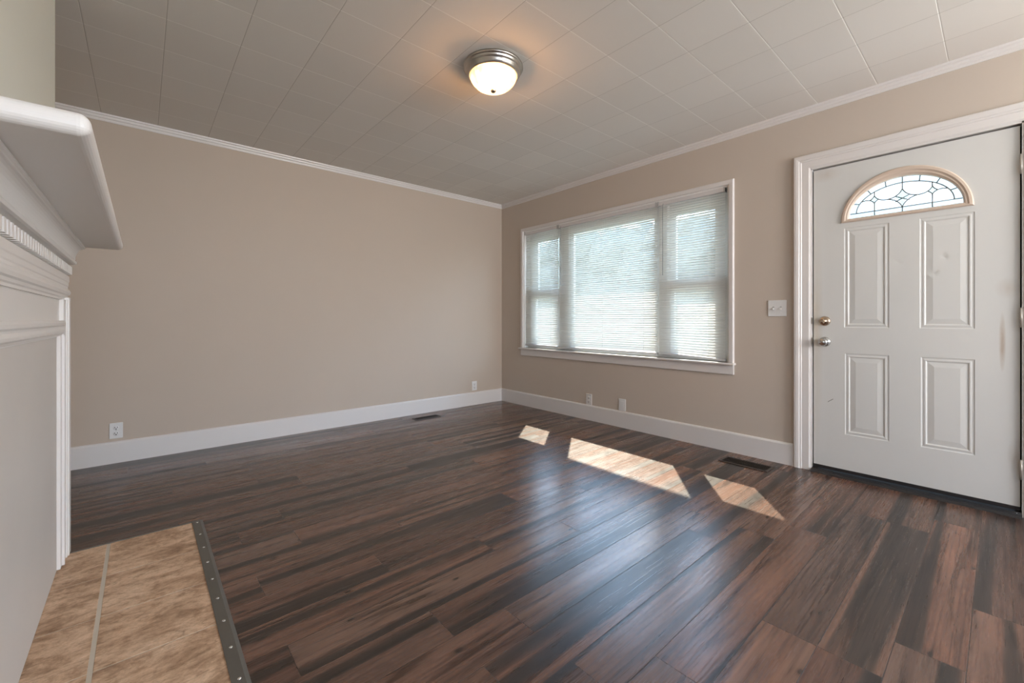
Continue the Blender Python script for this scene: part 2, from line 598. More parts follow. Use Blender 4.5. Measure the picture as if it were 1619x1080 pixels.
def stone_mat():
    m, t, b, o = mat('tan_slate_tile')
    co = objco(t, (1.9, 3.2, 1))
    g = N(t, 'ShaderNodeNewGeometry')
    rnd = N(t, 'ShaderNodeObjectInfo')
    n1 = noise(t, co, 3.4, 9, 0.7, 0.5)
    n2 = noise(t, objco(t, (2.4, 3.6, 1)), 12, 7, 0.74)
    n3 = noise(t, objco(t), 140, 3, 0.6)
    c = ramp(t, n1, [(0.36, (0.31, 0.185, 0.105)), (0.44, (0.44, 0.28, 0.17)), (0.51, (0.58, 0.385, 0.245)), (0.64, (0.72, 0.52, 0.355))])
    c2 = ramp(t, n2, [(0.36, (0.66, 0.60, 0.54)), (0.48, (1, 1, 1)), (0.66, (1.14, 1.14, 1.14))])
    c = mixc(t, 0.8, c, c2, 'MULTIPLY')
    c3 = ramp(t, n3, [(0.3, (0.85, 0.85, 0.85)), (0.6, (1.05, 1.05, 1.05))])
    c = mixc(t, 0.7, c, c3, 'MULTIPLY')
    # thin dark cleft lines
    wv = noise(t, objco(t, (0.9, 4.2, 1), (3, 1, 0)), 2.0, 4, 0.6, 0.4)
    ln = math_n(t, 'ABSOLUTE', math_n(t, 'SUBTRACT', wv, 0.5))
    k = ramp(t, ln, [(0.0, (1, 1, 1)), (0.006, (0, 0, 0))])
    c = mixc(t, math_n(t, 'MULTIPLY', k, 0.55), c, (0.19, 0.11, 0.06))
    t.links.new(c, b.inputs['Base Color'])
    b.inputs['Roughness'].default_value = 0.6
    bn = bump(t, n1, 0.5, 0.004, None)
    bump(t, n2, 0.35, 0.002, b, bn)
    return m


M['stone'] = stone_mat()


def slat_mat():
    m, t, b, o = mat('white_blind_slat')
    b.inputs['Base Color'].default_value = (0.76, 0.76, 0.74, 1)
    b.inputs['Roughness'].default_value = 0.4
    tr = N(t, 'ShaderNodeBsdfTranslucent')
    tr.inputs['Color'].default_value = (0.80, 0.79, 0.70, 1)
    mx = N(t, 'ShaderNodeMixShader')
    mx.inputs[0].default_value = 0.26
    t.links.new(b.outputs[0], mx.inputs[1])
    t.links.new(tr.outputs[0], mx.inputs[2])
    t.links.new(mx.outputs[0], o.inputs[0])
    return m


M['slat'] = slat_mat()


def glass_mat(name, tint):
    m, t, b, o = mat(name)
    t.nodes.remove(b)
    tr = N(t, 'ShaderNodeBsdfTransparent')
    tr.inputs[0].default_value = (*tint, 1)
    gl = N(t, 'ShaderNodeBsdfGlossy')
    gl.inputs['Roughness'].default_value = 0.02
    fr = N(t, 'ShaderNodeFresnel')
    fr.inputs[0].default_value = 1.45
    mx = N(t, 'ShaderNodeMixShader')
    ge = N(t, 'ShaderNodeNewGeometry')
    # only the face a ray enters by reflects; a parallel pane has no total internal reflection
    t.links.new(math_n(t, 'MULTIPLY', fr.outputs[0], math_n(t, 'SUBTRACT', 1.0, ge.outputs['Backfacing'])), mx.inputs[0])
    t.links.new(tr.outputs[0], mx.inputs[1])
    t.links.new(gl.outputs[0], mx.inputs[2])
    t.links.new(mx.outputs[0], o.inputs[0])
    return m


M['glass'] = glass_mat('window_glass', (0.96, 0.98, 0.97))
M['glass_border'] = glass_mat('bevelled_border_glass', (0.66, 0.72, 0.70))
M['glass_bevel'] = glass_mat('bevelled_centre_glass', (0.66, 0.70, 0.66))


def bowl_mat():
    m, t, b, o = mat('lit_alabaster_glass_bowl')
    co = objco(t, (1, 1, 1.4))
    n = noise(t, co, 13.0, 3, 0.5, 0.8)
    tc_ = N(t, 'ShaderNodeTexCoord')
    sp_ = N(t, 'ShaderNodeSeparateXYZ')
    t.links.new(tc_.outputs['Generated'], sp_.inputs[0])
    # emission painted stronger towards the bottom, in place of bulb glow through the glass
    deep = math_n(t, 'SUBTRACT', 1.0, sp_.outputs['Z'])
    f = math_n(t, 'ADD', math_n(t, 'MULTIPLY', n, 1.0), math_n(t, 'MULTIPLY', deep, 0.26))
    colr = ramp(t, f, [(0.40, (1.0, 0.46, 0.11)), (0.56, (1.0, 0.62, 0.25)), (0.72, (1.0, 0.82, 0.58))])
    st = ramp(t, f, [(0.40, (0.40, 0.40, 0.40)), (0.60, (0.55, 0.55, 0.55)), (0.74, (1.0, 1.0, 1.0))])
    b.inputs['Base Color'].default_value = (0.8, 0.7, 0.55, 1)
    b.inputs['Roughness'].default_value = 0.25
    t.links.new(colr, b.inputs['Emission Color'])
    t.links.new(math_n(t, 'MULTIPLY', st, 2.4), b.inputs['Emission Strength'])
    tr = N(t, 'ShaderNodeBsdfTransparent')
    tr.inputs[0].default_value = (1.0, 0.80, 0.55, 1)
    mx = N(t, 'ShaderNodeMixShader')
    mx.inputs[0].default_value = 0.35
    t.links.new(b.outputs[0], mx.inputs[1])
    t.links.new(tr.outputs[0], mx.inputs[2])
    t.links.new(mx.outputs[0], o.inputs[0])
    return m


M['bowl'] = bowl_mat()

# ------------------------------------------------------------------ the room shell
XL, YR = -3.98, -6.6      # left wall plane, rear wall plane
# window opening and door opening in the right wall
WY0, WY1, WZ0, WZ1 = -2.70, -0.40, 0.672, 2.020
DY0, DY1, DZ1 = -4.126, -3.222, 1.998

mb = MB()
mb.box(XL - 0.15, 0.16, YR - 0.15, 0.15, -0.12, 0.0)
tag(mb.obj('floor', M['floor']), 'dark brown wood plank floor', 'floor', kind='structure')
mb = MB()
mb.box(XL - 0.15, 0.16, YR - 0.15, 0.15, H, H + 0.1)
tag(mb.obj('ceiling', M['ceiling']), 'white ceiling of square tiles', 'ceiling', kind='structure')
mb = MB()
mb.box(XL - 0.15, 0.16, 0.0, 0.15, 0.0, H)
tag(mb.obj('wall_back', M['wall']), 'plain greige wall on the left of the photo', 'wall', kind='structure')
mb = MB()
mb.box(XL - 0.15, XL, YR, 0.0, 0.0, H)
tag(mb.obj('wall_left', M['wall']), 'greige wall behind the fireplace', 'wall', kind='structure')
mb = MB()
for (a, b_, c, d) in ((WY1, 0.0, 0, H), (WY0, WY1, 0, WZ0), (WY0, WY1, WZ1, H), (DY1, WY0, 0, H), (DY0, DY1, DZ1, H), (-5.05, DY0, 0, H), (-6.15, -5.05, 0, 0.80), (-6.15, -5.05, 2.08, H), (YR, -6.15, 0, H)):
    mb.box(0.0, 0.15, a, b_, c, d)
bmesh.ops.remove_doubles(mb.bm, verts=mb.bm.verts, dist=1e-5)
tag(mb.obj('wall_right', M['wall_seam']), 'greige wall with the window and the front door', 'wall', kind='structure')
mb = MB()
for (a, b_, c, d) in ((XL, -3.75, 0, H), (-3.75, -2.75, 0, 0.78), (-3.75, -2.75, 2.12, H), (-2.75, -1.75, 0, H),
                      (-1.75, -0.25, 0, 0.78), (-1.75, -0.25, 2.12, H), (-0.25, 0.0, 0, H)):
    mb.box(a, b_, YR - 0.15, YR, c, d)
tag(mb.obj('wall_rear', M['wall']), 'greige wall behind the camera with two window openings', 'wall', kind='structure')
# chimney breast
CX = -3.632
mb = MB()
mb.box(XL, CX, -2.90, -1.43, 0.0, H, 0.004)
tag(mb.obj('wall_chimney', M['chimney']), 'chimney breast rising above the white mantel', 'wall', kind='structure')


# baseboards
def base_prof(x):      # (distance from wall, z)
    return [(0, 0), (0.016, 0), (0.016, 0.138), (0.012, 0.146), (0.006, 0.150), (0, 0.150)]


mb = MB()
mb.extrude([(-d, z) for d, z in base_prof(0)], 'x', XL, 0.0)
tag(mb.obj('baseboard_back', M['trim']), 'tall white baseboard along the blank wall', 'baseboard', kind='structure')
mb = MB()
mb.extrude([(-d, z) for d, z in base_prof(0)], 'y', -3.126, 0.0)
mb.extrude([(-d, z) for d, z in base_prof(0)], 'y', YR, DY0 - 0.096)
tag(mb.obj('baseboard_right', M['trim']), 'tall white baseboard under the window', 'baseboard', kind='structure')
mb = MB()
mb.extrude([(XL + d, z) for d, z in base_prof(0)], 'y', -1.43, 0.0)
tag(mb.obj('baseboard_left', M['trim']), 'white baseboard in the alcove beside the fireplace', 'baseboard', kind='structure')

# crown trims: small stepped moulding
CP = [(0, 2.362), (0.007, 2.362), (0.009, 2.370), (0.009, 2.378), (0.015, 2.382), (0.017, 2.390), (0.017, 2.396), (0.024, 2.400), (0.026, H), (0, H)]
mb = MB()
mb.extrude([(-d, z) for d, z in CP], 'x', XL, 0.0)
tag(mb.obj('trim_1', M['trim']), 'thin white crown moulding over the blank wall', 'moulding', kind='structure')
mb = MB()
mb.extrude([(-d, z) for d, z in CP], 'y', YR, 0.0)
tag(mb.obj('trim_2', M['trim']), 'thin white crown moulding over the window and door', 'moulding', kind='structure')

# ------------------------------------------------------------------ outside
mb = MB()
mb.box(0.15, 30, -20, 20, -0.62, -0.5)
tag(mb.obj('ground', M['ground']), 'lawn outside the window', 'ground', kind='structure')
mb = MB()  # unseen trees and bushes added to dim the sky behind the blinds
rng = random.Random(3)
for i in range(150):
    y = -17 + 34 * i / 149 + rng.uniform(-0.3, 0.3)
    for zz in ((0.4, 1.6, 2.8, 3.8) if y > 0.6 else (0.0, 0.7)):
        r_ = rng.uniform(0.8, 1.15)
        top = zz + rng.uniform(-0.3, 0.35)
        vs = bmesh.ops.create_icosphere(mb.bm, subdivisions=2, radius=r_)['verts']
        for v in vs:
            v.co *= rng.uniform(0.82, 1.12)
        bmesh.ops.translate(mb.bm, vec=(12.0 + rng.uniform(-0.8, 0.8), y, top), verts=vs)
tag(mb.obj('backdrop_foliage', M['leaves']), 'added trees and bushes beyond the lawn, dimming the sky behind the blinds', 'trees', kind='stuff')
mb = MB()
mb.box(0.15, 2.4, -6.5, 1.2, -0.5, -0.10, 0.01)
tag(mb.obj('porch_slab', M['concrete']), 'concrete porch outside', 'porch', kind='structure')
mb = MB()
mb.box(0.15, 1.80, -7.0, 1.2, 3.29, 3.39)
mb.box(-4.2, 1.80, -7.0, 1.2, 3.39, 3.50)
tag(mb.obj('roof_eave', M['soffit']), 'eave over the window outside', 'roof', kind='structure')
mb = MB()
mb.box(0.151, 0.17, YR, 0.15, 2.10, 3.29)
tag(mb.obj('wall_outside', M['siding']), 'siding above the window outside', 'wall', kind='structure')
mb = MB()
mb.box(14.0, 14.3, -9.0, 0.1, -0.5, 6.2)  # unseen wall added so the sky does not wash out the door leading
tag(mb.obj('backdrop_wall', M['pale_render']), 'added pale wall setting the brightness behind the arched door window', 'wall', kind='structure')

# ------------------------------------------------------------------ window
win = empty('window_1', (0, -1.55, WZ0), 'wide three-part window in a white frame behind the blinds', 'window', kind='structure')
mb = MB()
cas = [(0, 0), (0, 0.012), (0.004, 0.016), (0.030, 0.018), (0.035, 0.014), (0.038, 0.0)]
mb.sweep_wall([(WY0, WZ0), (WY0, WZ1), (WY1, WZ1), (WY1, WZ0)], [(o, h) for o, h in cas])
mb.obj('window_casing', M['trim'], win, 0.0015)
mb = MB()
mb.box(-0.045, 0.055, -2.748, -0.350, 0.655, 0.672, 0.006, 3)
mb.obj('window_stool', M['trim'], win)
mb = MB()
mb.box(-0.017, 0.0, -2.737, -0.366, 0.583, 0.655, 0.004, 2)
mb.obj('window_apron', M['trim'], win)
# jamb liner
mb = MB()
mb.box(0.0, 0.15, WY0, WY0 + 0.012, WZ0, WZ1)
mb.box(0.0, 0.15, WY1 - 0.012, WY1, WZ0, WZ1)
mb.box(0.0, 0.15, WY0 + 0.012, WY1 - 0.012, WZ1 - 0.012, WZ1)
mb.box(0.055, 0.15, WY0 + 0.012, WY1 - 0.012, WZ0 - 0.01, WZ0 + 0.03)
mb.obj('window_jamb', M['vinyl'], win)
# mullion posts
for (a, b_) in ((-1.045, -0.930), (-2.165, -2.095)):
    mb = MB()
    mb.box(0.055, 0.135, a, b_, WZ0 + 0.03, WZ1 - 0.012, 0.003)
    mb.obj('mullion', M['vinyl'], win)


def sash(y0, y1, z0, z1, gy0, gy1, gz0, gz1, x0, x1):
    mb = MB()
    mb.box(x0, x1, y0, gy0, z0, z1)
    mb.box(x0, x1, gy1, y1, z0, z1)
    mb.box(x0, x1, gy0, gy1, z0, gz0)
    mb.box(x0, x1, gy0, gy1, gz1, z1)
    s = mb.obj('sash', M['vinyl'], win)
    mb = MB()
    mb.box((x0 + x1) / 2 - 0.002, (x0 + x1) / 2 + 0.002, gy0, gy1, gz0, gz1)
    p = mb.obj('pane', M['glass'])
    p.parent = s
    p.matrix_parent_inverse = Matrix()
    return s


zt, zb = WZ1 - 0.012, WZ0 + 0.03
sash(-2.095, -1.045, zb, zt, -2.035, -1.102, 0.74, 1.893, 0.070, 0.100)
sash(-2.688, -2.165, 1.245, zt, -2.555, -2.225, 1.335, 1.893, 0.095, 0.125)
sash(-2.688, -2.165, zb, 1.335, -2.555, -2.225, 0.74, 1.238, 0.062, 0.094)
sash(-0.930, -0.412, 1.245, zt, -0.873, -0.543, 1.335, 1.893, 0.095, 0.125)
sash(-0.930, -0.412, zb, 1.335, -0.873, -0.543, 0.74, 1.238, 0.062, 0.094)


# ------------------------------------------------------------------ blinds
TILT = math.radians(47)


def blind(y0, y1, ztop, zbot, tiltdz, ladders, wand, label, clips):
    yc = (y0 + y1) / 2
    r = empty('window_blind', (0.018, yc, zbot), label, 'window blind', 'mini blinds in the wide window')
    mb = MB()
    mb.box(0.002, 0.036, y0, y1, ztop - 0.030, ztop, 0.002)
    mb.obj('headrail', M['headrail'], r)
    sl = MB()
    pitch = 0.0199
    n = int((ztop - 0.034 - zbot - 0.02) / pitch) + 1
    rng = random.Random(int(abs(yc) * 1000))
    for i in range(n):
        z = ztop - 0.042 - i * pitch
        if z < zbot + 0.018:
            break
        k = max(0.0, 1 - (z - zbot) / 0.25)          # the lowest slats follow the slanting bottom rail
        rowA = []
        jit = rng.uniform(-0.0007, 0.0007)
        tj = rng.uniform(-0.05, 0.05)
        prof = []
        W = 0.0250
        for q in range(5):
            s_ = (q / 4 - 0.5) * W
            hgt = 0.0016 * (1 - (2 * q / 4 - 1) ** 2)
            a = TILT + tj
            prof.append((0.020 + s_ * math.cos(a) - hgt * math.sin(a), s_ * math.sin(a) + hgt * math.cos(a)))
        L0, L1 = [], []
        for (px, pz) in prof:
            L0.append((px, y0 + 0.004, z + pz + jit - k * tiltdz))
            L1.append((px, y1 - 0.004, z + pz + jit))
        sl.rings([L0, L1], closed=False, smooth=True)
    sl.obj('slats', M['slat'], r)
    mb = MB()
    t = tiltdz
    pr = [(0.009, 0.0), (0.031, 0.0), (0.031, 0.016), (0.020, 0.019), (0.009, 0.016)]
    mb.rings([[(a, y0 + 0.002, zbot + b - t) for a, b in pr], [(a, y1 - 0.002, zbot + b) for a, b in pr]])
    mb.bm.verts.ensure_lookup_table()
    mb.bm.faces.new(mb.bm.verts[0:5])
    mb.bm.faces.new(mb.bm.verts[5:10])
    br = mb.obj('bottom_rail', M['rail'], r)
    for yy in ladders:
        mb = MB()
        mb.tube([(0.0075, yy, zbot + 0.01 - t / 2), (0.0075, yy, ztop - 0.03)], 0.0009, 5)
        mb.tube([(0.0335, yy, zbot + 0.01 - t / 2), (0.0335, yy, ztop - 0.03)], 0.0009, 5)
        mb.obj('ladder_cord', M['cord'], r)
        mb = MB()
        mb.lathe([(0.0, -0.006), (0.004, -0.005), (0.004, 0.0), (0.003, 0.002)], (0.020, yy, zbot - t / 2), seg=10)
        mb.obj('cord_button', M['cord'], r)
    for (yy, zl, rad) in wand:
        mb = MB()
        mb.tube([(-0.002, yy, ztop - 0.022), (-0.006, yy, ztop - 0.04), (-0.006, yy, zl)], rad, 6)
        mb.obj('tilt_wand' if rad > 0.002 else 'lift_cord', M['wand'] if rad > 0.002 else M['cord'], r)
    for yy in clips:
        mb = MB()
        mb.box(-0.003, 0.037, yy - 0.006, yy + 0.006, ztop - 0.034, ztop + 0.004, 0.001)
        mb.obj('bracket', M['plate_recess'], r)
    return r


blind(-0.936, -0.416, 2.008, 0.700, 0.004, (-0.52, -0.83), [(-0.905, 1.45, 0.0011)],
      'narrow white mini blind at the left end of the window, nearest the room corner', (-0.424, -0.930))
blind(-2.098, -0.942, 2.008, 0.692, -0.002, (-1.12, -1.52, -1.965), [(-0.985, 1.36, 0.0024)],
      'widest white mini blind covering the middle of the window', (-0.952, -2.090))
blind(-2.668, -2.106, 2.008, 0.702, 0.024, (-2.22, -2.54), [(-2.158, 1.376, 0.0026)],
      'narrow white mini blind at the right end of the window, nearest the door', (-2.113, -2.662))

# ------------------------------------------------------------------ front door
door = empty('door_1', (0, -3.678, 0), 'white front door with an arched leaded window, in a white casing', 'door', kind='structure')
mb = MB()
cas = [(0, 0), (0, 0.012), (0.010, 0.017), (0.048, 0.017), (0.052, 0.021), (0.060, 0.021), (0.064, 0.025), (0.078, 0.027), (0.090, 0.026), (0.096, 0.018), (0.096, 0)]
mb.sweep_wall([(DY0 + 0.0, 0.0), (DY0, DZ1), (DY1, DZ1), (DY1, 0.0)], cas)
mb.obj('door_casing', M['trim'], door)
mb = MB()
mb.box(-0.010, 0.15, DY1 - 0.006, DY1 + 0.0, 0, DZ1)
mb.box(-0.010, 0.15, DY0, DY0 + 0.006, 0, DZ1)
mb.box(-0.010, 0.15, DY0, DY1, DZ1 - 0.008, DZ1)
mb.obj('door_jamb', M['trim'], door)
# dark weatherstrip stop behind the edges of the slab
mb = MB()
mb.box(0.052, 0.062, DY1 - 0.03, DY1 - 0.006, 0, DZ1 - 0.008)
mb.box(0.052, 0.062, DY0 + 0.006, DY0 + 0.03, 0, DZ1 - 0.008)
mb.box(0.052, 0.062, DY0, DY1, DZ1 - 0.035, DZ1 - 0.008)
mb.obj('weatherstrip', M['slot'], door)

SY0, SY1, SZ0, SZ1 = -4.114, -3.236, 0.047, 1.981
DX = 0.004       # inner face of the slab
FC, FB = -3.670, 1.610      # fan window centre and base
panels = [(-3.613, -3.398, 0.947, 1.577), (-3.959, -3.745, 0.947, 1.577), (-3.613, -3.402, 0.270, 0.784), (-3.959, -3.750, 0.270, 0.784)]


def half_ellipse(hw, h, base, x, n=48, low=0.0):
    pts = []
    for i in range(n + 1):
        a = PI * i / n
        pts.append((x, FC - hw * math.cos(a), base + low + (h - low) * math.sin(a) if low else base + h * math.sin(a)))
    return pts


def face_with_holes(mb, x, outer, holes):
    es = []
    for loop in [outer] + holes:
        vs = [mb.bm.verts.new((x, p[0], p[1])) for p in loop]
        for i in range(len(vs)):
            es.append(mb.bm.edges.new((vs[i], vs[(i + 1) % len(vs)])))
    bmesh.ops.triangle_fill(mb.bm, use_beauty=True, use_dissolve=False, edges=es, normal=(-1, 0, 0))


mb = MB()
outer = [(SY0, SZ0), (SY1, SZ0), (SY1, SZ1), (SY0, SZ1)]
fan_hole = [(p[1], p[2]) for p in half_ellipse(0.262, 0.246, FB + 0.012, 0)]
holes = [[(a, c), (b_, c), (b_, d), (a, d)] for a, b_, c, d in panels]
face_with_holes(mb, DX, outer, holes + [fan_hole])
face_with_holes(mb, DX + 0.044, outer, [fan_hole])
mb.rings([[(DX, *p) for p in outer], [(DX + 0.044, *p) for p in outer]])
mb.rings([[(DX, *p) for p in fan_hole], [(DX + 0.044, *p) for p in fan_hole]])
PP = [(0, 0), (0.004, 0.0022), (0.011, 0.0022), (0.014, 0.001), (0.020, 0.001), (0.024, 0.0042), (0.028, 0.0045), (0.054, 0.0010)]
for a, b_, c, d in panels:
    loops = [[(DX + h, a + o, c + o), (DX + h, b_ - o, c + o), (DX + h, b_ - o, d - o), (DX + h, a + o, d - o)] for o, h in PP]
    mb.rings(loops, cap=True)
bmesh.ops.remove_doubles(mb.bm, verts=mb.bm.verts, dist=1e-5)
slab = mb.obj('door_slab', M['door'], door)


def sub(o, parent):
    o.parent = parent
    o.matrix_parent_inverse = Matrix()
    return o


# fan window: beige frame, panes, leading
mb = MB()
fr = [(0.287, 0.282, 0.0, 0.0), (0.287, 0.282, 0.0, -0.006), (0.281, 0.276, 0.005, -0.011), (0.270, 0.262, 0.010, -0.012), (0.262, 0.252, 0.013, -0.008),
      (0.256, 0.243, 0.017, -0.008), (0.248, 0.230, 0.022, -0.002), (0.246, 0.226, 0.024, 0.012)]
mb.rings([half_ellipse(hw, h - low, FB + low, DX + xx) for hw, h, low, xx in fr])
sub(mb.obj('fan_window_frame', M['fanframe'], door), slab)
GH, GV, GB = 0.247, 0.205, FB + 0.022      # glass half width, height, base


def gp(u, v, x=DX + 0.012):
    return (x, FC - u * GH, GB + v * GV)


# u>0 is towards the hinge side; inner arc is the glass ellipse scaled
def arc(su, sv, v0, a0=0, a1=180, n=40):
    return [(su * math.cos(math.radians(a0 + (a1 - a0) * i / n)), v0 + sv * math.sin(math.radians(a0 + (a1 - a0) * i / n))) for i in range(n + 1)]


lines = []
inner = arc(0.86, 0.70, 0.14)
lines.append(inner)
lines.append([(-0.985, 0.14), (0.985, 0.14)])
lines.append([(0, 1.0), (0, 0.66)])
lines.append([(0, 0.14), (0, 0.0)])
for s_ in (-1, 1):
    def bez(p0, p1, p2, n=14):
        return [((1 - k) ** 2 * p0[0] + 2 * k * (1 - k) * p1[0] + k * k * p2[0], (1 - k) ** 2 * p0[1] + 2 * k * (1 - k) * p1[1] + k * k * p2[1]) for k in [i / n for i in range(n + 1)]]
    mir = lambda L: [(s_ * a, b) for a, b in L]
    lines.append(mir(bez((0, 0.66), (0.07, 0.44), (0.27, 0.42))))
    lines.append(mir(bez((0.27, 0.42), (0.38, 0.42), (0.43, 0.47))))
    lines.append(mir(bez((0.43, 0.47), (0.50, 0.53), (0.51, 0.60))))
    lines.append(mir(bez((0, 0.14), (0.07, 0.38), (0.27, 0.42))))
    lines.append(mir(bez((0.43, 0.47), (0.50, 0.42), (0.51, 0.36))))
    lines.append(mir(bez((0.51, 0.60), (0.53, 0.52), (0.60, 0.47))))
    lines.append(mir(bez((0.51, 0.36), (0.53, 0.43), (0.60, 0.47))))
    lines.append(mir(bez((0.60, 0.47), (0.68, 0.50), (0.765, 0.46))))
    lines.append(mir([(0.51, 0.60), (0.51, 0.705)]))
    lines.append(mir([(0.51, 0.36), (0.51, 0.0)]))
    lines.append(mir([(0.125, 0.47), (-0.125, 0.31)]))
    for a_ in (22, 48, 70):
        ca, sa = math.cos(math.radians(a_)), math.sin(math.radians(a_))
        lines.append(mir([(0.86 * ca, 0.14 + 0.70 * sa), (1.0 * math.cos(math.radians(a_ + 2)), 1.0 * math.sin(math.radians(a_ + 4)))]))
mb = MB()
for L in lines:
    mb.tube([gp(a, b) for a, b in L], 0.0030, 5)
sub(mb.obj('fan_window_leading', M['lead'], door), slab)
mb = MB()
full = [(p[0], p[1]) for p in arc(1.0, 1.0, 0.0)]
mb.bm.faces.new([mb.bm.verts.new(gp(a, b, DX + 0.016)) for a, b in inner])
mb.bm.faces.new([mb.bm.verts.new(gp(a, b, DX + 0.020)) for a, b in inner])
sub(mb.obj('fan_window_pane', M['glass'], door), slab)
mb = MB()
bo = arc(1.0, 1.0, 0.0)
mb.rings([[gp(a, b, DX + 0.016) for a, b in bo], [gp(a, b, DX + 0.016) for a, b in inner]], closed=False)
mb.quad([gp(-1, 0, DX + 0.016), gp(1, 0, DX + 0.016), gp(0.86, 0.14, DX + 0.016), gp(-0.86, 0.14, DX + 0.016)])
sub(mb.obj('fan_window_border', M['glass_border'], door), slab)
mb = MB()
for pts in ([(0, 0.64), (0.06, 0.50), (0.14, 0.43), (0.06, 0.35), (0, 0.17), (-0.06, 0.35), (-0.14, 0.43), (-0.06, 0.50)],
            [(0.51, 0.58), (0.58, 0.47), (0.51, 0.38), (0.45, 0.47)], [(-0.51, 0.58), (-0.58, 0.47), (-0.51, 0.38), (-0.45, 0.47)]):
    mb.bm.faces.new([mb.bm.verts.new(gp(a, b, DX + 0.0145)) for a, b in pts])
sub(mb.obj('fan_window_bevel', M['glass_bevel'], door), slab)

# hardware
mb = MB()
mb.lathe([(0.0, -0.020), (0.008, -0.020), (0.009, -0.014), (0.020, -0.013), (0.0265, -0.010), (0.031, -0.004), (0.032, 0.0)], (DX, -3.296, 0.988), 'x', 32)
dl = sub(mb.obj('deadbolt', M['brass'], door), slab)
mb = MB()
mb.box(DX - 0.034, DX - 0.019, -3.3005, -3.2915, 0.974, 1.002, 0.003)
sub(mb.obj('thumb_turn', M['brass'], door), slab)
mb = MB()
mb.lathe([(0.0, -0.060), (0.008, -0.0595), (0.009, -0.057), (0.017, -0.058), (0.0235, -0.052), (0.026, -0.042), (0.0235, -0.032), (0.015, -0.026), (0.012, -0.018),
          (0.013, -0.012), (0.024, -0.010), (0.031, -0.004), (0.032, 0.0)], (DX, -3.296, 0.853), 'x', 32)
kb = sub(mb.obj('door_knob', M['steel'], door), slab)
for zc in (1.785, 1.008, 0.238):
    mb = MB()
    mb.tube([(-0.006, -4.1175, zc - 0.05), (-0.006, -4.1175, zc + 0.05)], 0.0055, 10)
    mb.box(-0.002, 0.003, -4.126, -4.113, zc - 0.048, zc + 0.048)
    mb.obj('hinge', M['hinge'], door)
for zc in (0.99, 0.855):
    mb = MB()
    mb.box(-0.0108, -0.004, DY1 - 0.009, DY1 - 0.002, zc - 0.022, zc + 0.022, 0.001)
    mb.obj('strike_plate', M['nickel'], door)
# threshold and sweep
mb = MB()
mb.extrude([(-0.045, 0.0), (-0.040, 0.010), (-0.020, 0.018), (-0.010, 0.018), (-0.008, 0.022), (0.15, 0.026), (0.15, 0.0)], 'y', DY0 + 0.006, DY1 - 0.006)
mb.obj('threshold', M['black_rubber'], door)
mb = MB()
for i in range(3):
    x = -0.030 + i * 0.009
    mb.box(x, x + 0.002, DY0 + 0.01, DY1 - 0.12, 0.014 + i * 0.002, 0.0185 + i * 0.0018)
mb.obj('threshold_rib', M['threshold_metal'], door)
mb = MB()
mb.box(0.0, 0.040, SY0, SY1, 0.028, 0.047)
mb.obj('door_sweep', M['black_rubber'], door)
mb = MB()
mb.lathe([(0.0, -0.003), (0.005, -0.002), (0.006, 0.0)], (-0.018, -4.10, 0.0195), 'z', 14)
mb.obj('threshold_screw', M['nail'], door)

# ------------------------------------------------------------------ ceiling light
LC = (-1.876, -2.190, H)
cl = empty('ceiling_light', LC, 'round flush ceiling light, lit, with a nickel ring and a yellowish glass bowl', 'ceiling light')
mb = MB()
mb.lathe([(0.163, 0.0), (0.166, -0.006), (0.166, -0.012), (0.160, -0.016), (0.157, -0.017), (0.158, -0.024), (0.153, -0.030), (0.150, -0.031), (0.149, -0.042),
          (0.142, -0.054), (0.136, -0.058), (0.132, -0.056), (0.130, -0.045)], LC, 'z', 72)
mb.obj('metal_ring', M['nickel'], cl)
mb = MB()
pr = []
for i in range(19):
    a = PI / 2 * i / 18
    pr.append((0.131 * math.cos(a) ** 0.85 if i < 18 else 0.0, -0.046 - 0.086 * math.sin(a)))
mb.lathe(pr, LC, 'z', 64)
mb.obj('glass_bowl', M['bowl'], cl)
mb = MB()
mb.lathe([(0.008, -0.127), (0.015, -0.131), (0.0155, -0.137), (0.011, -0.144), (0.0, -0.147)], LC, 'z', 24)
mb.obj('finial', M['brass'], cl)

for dx, dy in ((0.0, 0.055), (0.0, -0.055)):       # the two bulbs inside the bowl
    bd = bpy.data.lights.new('bulb', 'POINT')
    bd.energy = 8.0
    bd.color = (1.0, 0.62, 0.33)
    bd.shadow_soft_size = 0.02
    bo_ = bpy.data.objects.new('bulb', bd)
    COL.objects.link(bo_)
    bo_.location = (LC[0] + dx, LC[1] + dy, H - 0.098)

# ------------------------------------------------------------------ fireplace surround
fp = empty('fireplace_surround', (-3.60, -2.13, 0), 'white painted wooden mantel surround with dentil moulding, against the chimney breast', 'fireplace')
Y0, Y1 = -2.82, -1.445


def run(mb, prof, y0, y1):
    mb.extrude(prof, 'y', y0, y1)


mb = MB()
mb.box(CX, -3.425, -2.967, -1.262, 1.330, 1.372, 0.0185, 6)
mb.obj('mantel_shelf', M['mantel'], fp)
mb = MB()
cove = [(CX, 1.330), (-3.552, 1.330), (-3.552, 1.322), (-3.556, 1.320)]
for i in range(9):
    a = PI / 2 * i / 8
    cove.append((-3.558 - 0.026 * math.sin(a) * 1.0, 1.318 - 0.050 * (1 - math.cos(a))))
cove += [(-3.586, 1.264), (-3.580, 1.260), (-3.578, 1.254), (-3.581, 1.248), (-3.588, 1.245), (CX, 1.245)]
run(mb, cove, -2.90, -1.290)
mb.obj('cove_moulding', M['mantel'], fp)
mb = MB()
run(mb, [(CX, 1.182), (-3.606, 1.182), (-3.606, 1.245), (CX, 1.245)], Y0 - 0.03, Y1 + 0.03)
y = -2.845
while y < Y1 + 0.02:
    mb.box(-3.603, -3.583, y, y + 0.020, 1.190, 1.224)
    y += 0.038
